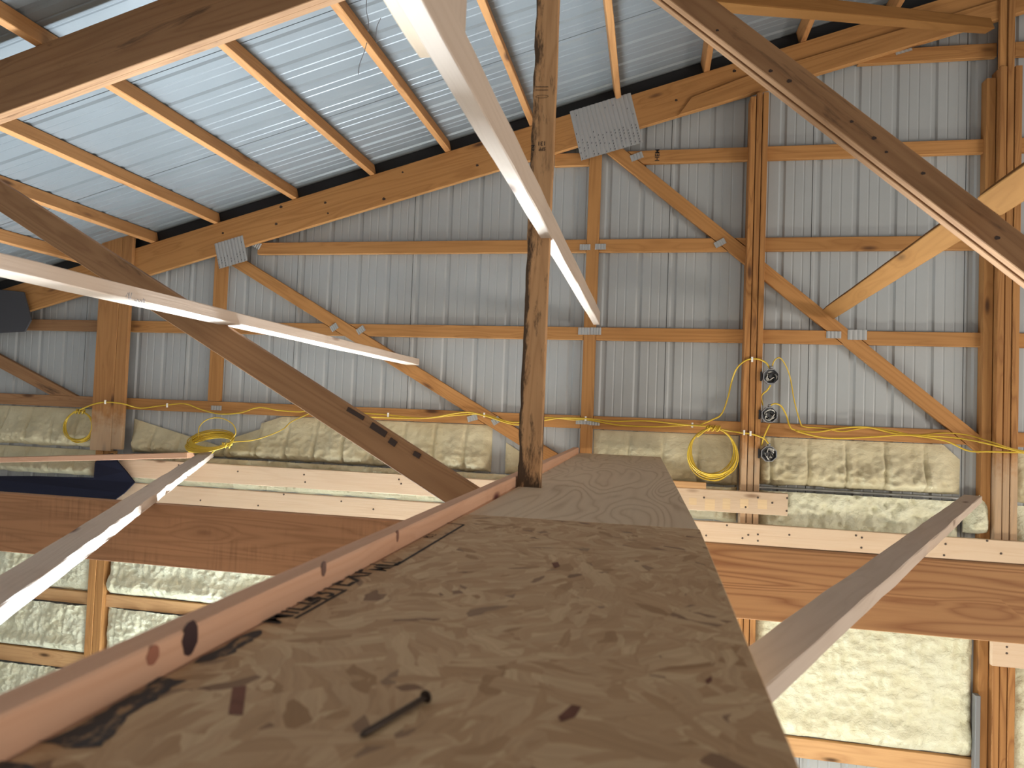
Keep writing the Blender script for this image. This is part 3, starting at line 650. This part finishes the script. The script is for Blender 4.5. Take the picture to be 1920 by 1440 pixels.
# ------------------------------------------------------------------ spray foam
def foam(label, x0, x1, z0, z1, yb, thick, mat, seed, top=None, res=.011, topthin=.15, lump=9, drips=.3, kind='upper', rightround=0, ledge=0):
    nx, nz = max(4, int((x1 - x0) / res)), max(4, int((z1 - z0) / res)); vs, fs = [], []
    for i in range(nx + 1):
        x = x0 + (x1 - x0) * i / nx; zt_ = z1 if top is None else max(z0 + .004, top(x))
        for k in range(nz + 1):
            t = k / nz; z = z0 + (zt_ - z0) * t
            wob = .012 * noise.noise((x * 9, seed, 2.2)) if k == 0 else 0
            q = Vector((x * lump, seed * 3.3, z * lump))
            dv = noise.voronoi(q)[0]; cell = 1 - min(1, dv[0] * 1.15) ** 1.6
            big = noise.fractal((x * 3, seed, z * 3.5), 1, 2, 3)
            fine = noise.fractal((x * 26, seed, z * 34), 1, 2, 2)
            colm = noise.noise((x * 11, seed * 2, z * .8))
            ex = max(0, min(x - x0, x1 - x)); eb = max(0, z - z0); et = max(0, zt_ - z)
            rim = min(1, ex / .05) ** .5 * min(1, eb / .05) ** .5 if kind == 'upper' else min(1, ex / .06) ** .5 * min(1, eb / .08) ** .5
            rim = max(0, rim)
            grad = 1 if kind != 'upper' else topthin + (1 - topthin) * min(1, max(0, et) / (zt_ - z0 + 1e-6) * 1.5)
            gx = ((x - .085 + 9.144) % .2286); gx = min(gx, .2286 - gx); grv = 1 - (.45 if kind == 'upper' else .12) * math.exp(-(gx / .011) ** 2)
            fine2 = 1 - abs(noise.noise((x * 19, seed * 7, z * 23)) * 2); fine3 = noise.noise((x * 41, seed * 5, z * 52))
            h = grv * thick * rim * grad * (.58 + .22 * big + .30 * cell * (1 if kind != 'upper' else .4 + .6 * (1 - t)) + drips * .3 * colm + .07 * fine + (.16 * fine2 + .07 * fine3) * (1 if kind != 'upper' else .25 + .75 * (1 - t)))
            if rightround: h *= min(1, max(0, (x1 - x) / rightround)) ** .5
            if ledge and z < z0 + ledge: h += thick * .5 * math.sin(math.pi * min(1, (z - z0) / ledge)) * (1 + .4 * big)
            vs.append((x - x0, -max(.001, h), z + wob - z0))
    for i in range(nx):
        for k in range(nz):
            a = i * (nz + 1) + k; fs.append((a, a + nz + 1, a + nz + 2, a + 1))
    me = bpy.data.meshes.new('spray_foam'); me.from_pydata(vs, [], fs)
    for p in me.polygons: p.use_smooth = True
    o = link('spray_foam', me, Matrix.Translation((x0, yb, z0)), mat); return tag(o, label, 'insulation', 'spray foam on the gable wall')
YF = YS - .001
foam('dull foam patch behind the small cable coil, left of the wide left post', -6.2, -4.29, -.435, -.13, YF, .09, M_foam, 1, drips=.7)
foam('lower dull foam strip behind the level pink stick', -6.2, -4.29, -.66, -.455, YF, .10, M_foam, 2)
foam('wedge of foam with a slanting top just right of the wide left post', -4.0, -3.20, -.455, -.2, YF, .09, M_foam, 3, top=lambda x: -.19 - (x + 4.0) * .235)
foam('lumpy cream foam band behind the dark diagonal, right of the large cable bundle', -3.19, -1.10, -.455, -.125, YF, .11, M_foam, 4, drips=.5, top=lambda x: -.125 - .16 * max(0, (-2.72 - x) / .47) - .04 * (x < -2.9))
foam('small smooth foam wedge between weathered web and walkway rail', -1.0, -.50, -.455, -.25, YF, .05, M_foam, 5, top=lambda x: -.24 - (x + 1.0) * .58)
foam('streaky foam behind the bright yellow cable coil, left of the middle post', -.385, .572, -.452, -.125, YF, .075, M_foam, 6, drips=.8, topthin=.1)
foam('large lumpy foam bay right of the lowest round box', .70, 1.90, -.435, -.125, YF, .125, M_foam, 7, drips=.4, topthin=.25, rightround=.22, top=lambda x: -.125 - .9 * max(0, x - 1.80))
foam('rough foam strip below the gap, between middle and right posts', .70, 1.89, -.82, -.468, YF, .092, M_foam2, 8, kind='lower', lump=14)
foam('curled foam lump at the foot of the right post', 1.90, 2.04, -.66, -.40, YP + .07, .10, M_foam2, 9, lump=11, top=lambda x: -.52 + (x - 1.9) * 1.1)
foam('foam behind the right edge of the wall, beside the right post', 2.175, 3.3, -.46, -.14, YF, .10, M_foam, 10)
foam('lower foam strip right of the right post', 2.175, 3.3, -.82, -.48, YF, .092, M_foam2, 11)
foam('thin foam strip between the two left pine boards', -3.98, .57, -.69, -.46, YF, .09, M_foam, 12, kind='lower')
foam('bright foam panel in the far lower left, left of the lower post', -6.2, -4.275, -1.565, -.83, YF, .07, M_foam2, 13, kind='lower')
foam('bright foam panel right of the lower left post, under the brown beam', -4.125, .57, -1.565, -.83, YF, .075, M_foam2, 14, kind='lower', ledge=.16)
foam('bright foam bay below the pale girt, left of the lower left post', -6.2, -4.275, -2.045, -1.665, YF, .08, M_foam2, 15, kind='lower', ledge=.12)
foam('bright foam bay below the pale girt, behind the walkway rail', -4.125, .57, -2.3, -1.665, YF, .07, M_foam2, 16, kind='lower')
foam('lowest strip of bright foam in the bottom left corner', -6.2, -4.275, -2.9, -2.175, YF, .08, M_foam2, 17, kind='lower')
foam('big bright foam bay at the lower right under the orange-brown beam', .70, 1.98, -2.025, -.83, YF, .085, M_foam2, 18, kind='lower', lump=13, ledge=.2, res=.012)
foam('bright foam sliver at the right edge, right of the right post', 2.175, 3.3, -2.6, -.83, YF, .09, M_foam2, 19, kind='lower')
o = lumber('grey_strip', (1.975, YP + .03, -3.3), (1.975, YP + .03, -1.62), .028, .05, (1, 0, 0), M_grey); tag(o, 'grey metal strip standing against the left side of the right post, low down', 'strip')
# steel flashing in the gap of the right foam
o = lumber('flashing_strip', (.70, YF - .03, -.452), (1.98, YF - .03, -.452), .012, .05, (0, 0, 1), M_plate); tag(o, 'thin steel flashing showing in the gap between two foam strips', 'flashing')

# ------------------------------------------------------------------ dark tarp and shaded panel at far left
tp = [(-60, 893), (60, 893), (174, 896), (176, 868), (190, 852), (212, 850), (222, 866), (236, 884), (250, 905), (232, 925), (205, 945), (195, 975), (-60, 975)]
poly = [PY(u, v, 4.67) for u, v in tp]
bm = bmesh.new(); fr = [bm.verts.new((p.x - poly[0].x, .012 * math.sin(p.x * 13) , p.z - poly[0].z)) for p in poly]; bk = [bm.verts.new((v.co.x, v.co.y + .012, v.co.z)) for v in fr]
from mathutils.geometry import tessellate_polygon
for tri in tessellate_polygon([[Vector((v.co.x, v.co.z, 0)) for v in fr]]):
    bm.faces.new([fr[q] for q in tri]); bm.faces.new([bk[q] for q in reversed(tri)])
n = len(fr)
for i in range(n): bm.faces.new((fr[i], bk[i], bk[(i + 1) % n], fr[(i + 1) % n]))
bmesh.ops.triangulate(bm, faces=[f for f in bm.faces if len(f.verts) > 4]); bmesh.ops.recalc_face_normals(bm, faces=bm.faces)
me = bpy.data.meshes.new('dark_tarp'); bm.to_mesh(me); bm.free()
tag(link('dark_tarp', me, Matrix.Translation((poly[0].x, 4.672, poly[0].z)), M_tarp), 'black plastic sheet hanging behind the brown beam at far left', 'tarp')
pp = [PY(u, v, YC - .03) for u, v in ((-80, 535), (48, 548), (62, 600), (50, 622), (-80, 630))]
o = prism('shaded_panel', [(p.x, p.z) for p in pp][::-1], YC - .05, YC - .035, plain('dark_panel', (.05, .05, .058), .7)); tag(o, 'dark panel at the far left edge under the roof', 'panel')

# ------------------------------------------------------------------ electrical boxes
def ebox(u, v, label, seed):
    p = PY(u, v, YP - .005); rs = random.Random(seed)
    t = empty('electrical_box', p, label, 'electrical box', 'round metal boxes on the middle post')
    R = .052; bm = bmesh.new(); n = 8
    def ring(r, y): return [bm.verts.new((r * math.cos(2 * math.pi * (k + .5) / n), y, r * math.sin(2 * math.pi * (k + .5) / n))) for k in range(n)]
    a, b, c, d_ = ring(R, -.02), ring(R, .03), ring(R * .9, .026), ring(R * .9, -.02)
    for q, w_ in ((a, b), (d_, c), (a, d_)):
        for k in range(n): bm.faces.new((q[k], q[(k + 1) % n], w_[(k + 1) % n], w_[k]))
    bm.faces.new(b); bm.faces.new(c); bmesh.ops.recalc_face_normals(bm, faces=bm.faces)
    me = bpy.data.meshes.new('box_body'); bm.to_mesh(me); bm.free(); link('box_body', me, Matrix.Translation(p), M_galv, t)
    for k, (mt, cnt) in enumerate(((M_black, 4), (M_wire_w, 3))):
        for _ in range(cnt):
            a0 = rs.uniform(0, 6.28); pts = []
            for i in range(7):
                r = rs.uniform(.012, .040); pts.append(p + Vector((r * math.cos(a0 + i * .85), rs.uniform(-.024, .012), r * math.sin(a0 + i * .85))))
            tube('wire', pts, .0034, mt, t, 5, 4)
    lumber('mounting_bracket', p + Vector((-.058, .005, -.03)), p + Vector((-.058, .005, .03)), .012, .03, (1, 0, 0), M_black, t)
    tube('cable_clamp', [p + Vector((.0, -.005, .05)), p + Vector((0, -.005, .068))], .011, M_galv, t, 8, 1)
    return p
b1 = ebox(1445, 706, 'topmost round metal box on the right side of the middle post', 1)
b2 = ebox(1442, 778, 'middle of the three round metal boxes, just above the lowest girt', 2)
b3 = ebox(1441, 851, 'lowest round metal box, at the corner of the foam', 3)

# ------------------------------------------------------------------ yellow cables
RC = .0052
def cable(label, pts, staples=(), r=RC):
    P = [PY(u, v, y) for u, v, y in pts]
    o = tube('yellow_cable', P, r, M_yellow, None, 6, 7); tag(o, label, 'cable', 'yellow cable runs')
    for (u, v, y) in staples:
        p = PY(u, v, y); lumber('cable_staple', p + Vector((0, -.004, -.016)), p + Vector((0, -.004, .016)), .012, .014, (1, 0, 0), M_staple, o)
    return o
y_ = YG - .018; yp_ = YP - .008
cable('yellow cable sagging from the wide left post along the lowest girt to the dark diagonal', [(150, 768, yp_ - .02), (175, 758, yp_), (198, 754, yp_), (230, 757, yp_), (262, 765, y_), (300, 761, y_), (345, 757, y_), (375, 767, y_), (410, 776, y_), (450, 774, y_), (485, 764, y_), (520, 769, y_), (560, 772, y_), (588, 769, y_), (640, 772, y_), (700, 776, y_), (728, 778, y_), (790, 784, y_), (850, 779, y_), (905, 777, y_), (962, 792, y_), (1020, 783, y_), (1075, 787, y_), (1100, 787, y_), (1160, 797, y_), (1230, 800, y_), (1299, 797, y_), (1340, 803, y_), (1386, 811, yp_), (1410, 814, yp_), (1432, 822, yp_), (1441, 832, yp_ - .01)],
      [(198, 754, yp_), (314, 760, y_), (728, 778, y_), (908, 778, y_), (1098, 785, y_), (1298, 797, y_), (1395, 811, yp_), (1407, 813, yp_)])
cable('second yellow cable twisting below the first, from the dark diagonal to the coil', [(580, 775, y_ - .002), (640, 779, y_ - .011), (720, 783, y_ - .011), (800, 784, y_ - .011), (870, 773, y_ - .011), (910, 780, y_ - .011), (965, 796, y_), (1010, 790, y_), (1050, 784, y_ - .011), (1100, 785, y_ - .011), (1150, 790, y_ - .011), (1210, 789, y_ - .011), (1270, 795, y_ - .011), (1320, 799, y_ - .011)])
cable('yellow cable arching over the middle post to the topmost round box', [(1312, 797, y_), (1335, 787, y_), (1353, 776, y_), (1365, 745, y_), (1372, 715, y_), (1382, 690, yp_), (1400, 675, yp_), (1420, 673, yp_), (1436, 680, yp_), (1444, 692, yp_)], [(1410, 674, yp_)])
cable('thin cable loop hanging right of the boxes down to the lowest girt', [(1447, 690, yp_), (1452, 676, yp_ - .01), (1462, 671, yp_), (1473, 685, yp_ + .03), (1482, 710, y_), (1489, 750, y_), (1500, 790, y_), (1508, 800, y_), (1545, 803, y_), (1580, 809, y_), (1625, 802, y_), (1670, 807, y_), (1715, 816, y_), (1770, 812, y_), (1815, 816, y_), (1862, 830, yp_), (1900, 842, yp_), (1960, 853, yp_)], r=.0042)
cable('yellow cable leaving the middle box and running right along the lowest girt', [(1442, 762, yp_), (1452, 757, yp_ - .01), (1464, 761, yp_), (1474, 778, y_), (1480, 797, y_ - .011), (1490, 806, y_ - .011), (1530, 810, y_ - .011), (1575, 803, y_ - .011), (1625, 801, y_ - .012), (1680, 813, y_ - .012), (1740, 817, y_ - .012), (1800, 822, y_), (1860, 834, yp_ - .011), (1960, 860, yp_ - .011)])
cable('yellow cable sagging lowest across the foam top toward the right post', [(1492, 808, y_ - .02), (1530, 818, y_ - .02), (1570, 822, y_ - .03), (1640, 819, y_ - .03), (1700, 816, y_ - .03), (1770, 826, y_ - .04), (1815, 845, y_ - .05), (1860, 847, yp_ - .011), (1960, 850, yp_ - .011)])
cable('short yellow cable between the topmost and middle boxes', [(1445, 722, yp_), (1438, 732, yp_ + .01), (1428, 742, yp_ + .03), (1430, 760, yp_ + .03)])
cable('short yellow cable between the middle and lowest boxes', [(1443, 795, yp_), (1434, 815, yp_ - .004), (1428, 835, yp_ + .02)])
cable('loose yellow cable looping over the foam from the large bundle', [(432, 829, 4.70), (470, 826, 4.72), (500, 818, 4.74), (530, 805, 4.76), (548, 790, y_), (588, 772, y_)], r=.004)

def coil(label, u, v, Y, rx, rz, turns, seed, tilt=0.0, thick=.05, knot_ang=1.57, flat=None):
    rs = random.Random(seed); c = PY(u, v, Y); t = empty('cable_coil', c, label, 'cable coil', 'yellow cable coils'); bm = bmesh.new()
    pts = []
    for k in range(turns):
        ox, oz, sx, sz, oy = rs.uniform(-.14, .12) * rx, rs.uniform(-.14, .12) * rz, rs.uniform(.80, 1.06), rs.uniform(.78, 1.06), rs.uniform(-thick, thick)
        for i in range(14):
            a = 2 * math.pi * i / 14 + knot_ang; wgt = .5 - .5 * math.cos(a - knot_ang)
            x = (math.cos(a) * rx * (1 + (sx - 1) * wgt) + ox * wgt); z = (math.sin(a) * rz * (1 + (sz - 1) * wgt) + oz * wgt); y = oy * (.25 + .75 * wgt)
            if flat: y, z = z * math.cos(flat) + y * .3, z * math.sin(flat) + y * .5
            pts.append(Vector((x, y, z)))
    bm = bmesh.new(); tube_bm(bm, spline(pts, 3), .0042, 5); bmesh.ops.recalc_face_normals(bm, faces=bm.faces)
    me = bpy.data.meshes.new('coil_loops'); bm.to_mesh(me); bm.free(); link('coil_loops', me, Matrix.Translation(c), M_yellow, t)
    kp = Vector((math.cos(knot_ang) * rx, 0, math.sin(knot_ang) * rz))
    if flat: kp = Vector((kp.x, kp.z * math.cos(flat), kp.z * math.sin(flat)))
    for s_ in (-.03, 0, .03):
        q = [c + kp + Vector((s_ + .012 * math.sin(i), .016 * math.cos(i * 1.3), .018 * math.sin(i * 1.3))) for i in range(7)]
        tube('tie_wrap', q, .0046, M_yellow, t, 5, 3)
    tail = [c + kp, c + kp + Vector((-.03, -.02, .0)), c + kp + Vector((-.10, -.02, -.06))]; tube('loose_tail', tail, .0046, M_yellow, t, 5, 4)
    return t
coil('small dull yellow cable coil hanging left of the wide left post', 148, 800, YG - .07, .132, .118, 7, 11, thick=.02)
coil('bright yellow cable coil hanging left of the middle post above the pine board', 1336, 851, YG - .105, .152, .165, 9, 12, thick=.03)
coil('large flattened bundle of yellow cable lying at the top of the flat left brace', 395, 828, 4.62, .165, .13, 20, 13, thick=.075, knot_ang=-.35, flat=.42)
# one open loop standing above the bundle
tube('yellow_cable', [PY(u, v, 4.66) for u, v in ((372, 822), (374, 800), (390, 786), (415, 784), (436, 795), (442, 812), (432, 826))], .004, M_yellow, None, 5, 6)
tag([x for x in COL.objects if x.name.startswith('yellow_cable')][-1], 'open loop of yellow cable standing above the large bundle', 'cable', 'yellow cable runs')

# ------------------------------------------------------------------ small things
def wire(label, pts):
    o = tube('hanging_wire', [Vector(p) for p in pts], .0016, M_pencil, None, 5, 5); tag(o, label, 'wire', 'thin wires under the roof')
wire('thin grey wire dangling below the purlin at upper middle', [PY(u, v, 2.9) for u, v in ((688, 80), (682, 100), (674, 122), (672, 141))])
wire('thin wire hanging from the roof beside the splintered board', [PY(u, v, 2.9) for u, v in ((714, 34), (707, 50), (705, 70), (706, 80))])
wire('pair of fine wires hanging straight down near the near truss top', [PY(u, v, 2.9) for u, v in ((688, -10), (687, 20), (691, 40), (690, 58))])
# stamps and marks on timber
def mark(body, u, v, Y, size, ang, parent, name='grade_stamp', mat=M_ink):
    p = PY(u, v, Y); me = text_mesh(body, size, name)
    link(name, me, Matrix.Translation(p) @ Matrix.Rotation(math.pi / 2, 4, 'X') @ Matrix.Rotation(ang, 4, 'Z'), mat, parent)
web = [x for x in COL.objects if x.get('label', '').startswith('weathered stained')][0]
mark('131', 1024, 265, TY - .0025, .022, math.pi, web); mark('2', 1003, 272, TY - .0025, .030, math.pi, web); mark('SPF', 1023, 276, TY - .0025, .018, math.pi, web)
p = PY(1016, 181, TY - .0025); n = 24; pts = [p + Vector((.024 * math.cos(2 * math.pi * k / n), 0, .0055 * math.sin(2 * math.pi * k / n))) for k in range(n + 1)]
tube('grade_stamp', pts, .0007, M_ink, web, 4, smooth=False)
for v in (164, 170): 
    pts = [PY(u, v - (u % 3) * .6, TY - .0025) for u in range(1004, 1029, 3)]; tube('grade_stamp', pts, .0011, M_ink, web, 4, smooth=False)
g4 = [x for x in COL.objects if 'with a grade stamp' in x.get('label', '')][0]
mark('HEM', 1236, 302, YG - .002, .042, math.pi / 2, g4)
lb = [x for x in COL.objects if 'with pencil marks' in x.get('label', '')][0]
def under(u, v): return PZ(u, v, .2955)
for strokes in ([(236, 556), (240, 549), (242, 558)], [(243, 548), (241, 561)], [(247, 549), (244, 561)], [(252, 563), (256, 566), (258, 561), (261, 567), (264, 562), (266, 567), (269, 560), (270, 568), (272, 562)]):
    q = []
    for u, v in strokes:
        r = ray(u, v); z = .305 - .02 * 1.0 / 4; q.append(r * (.2985 / r.z) if r.z > 0 else r)
    tube('pencil_mark', q, .0009, M_pencil, lb, 4, smooth=False)
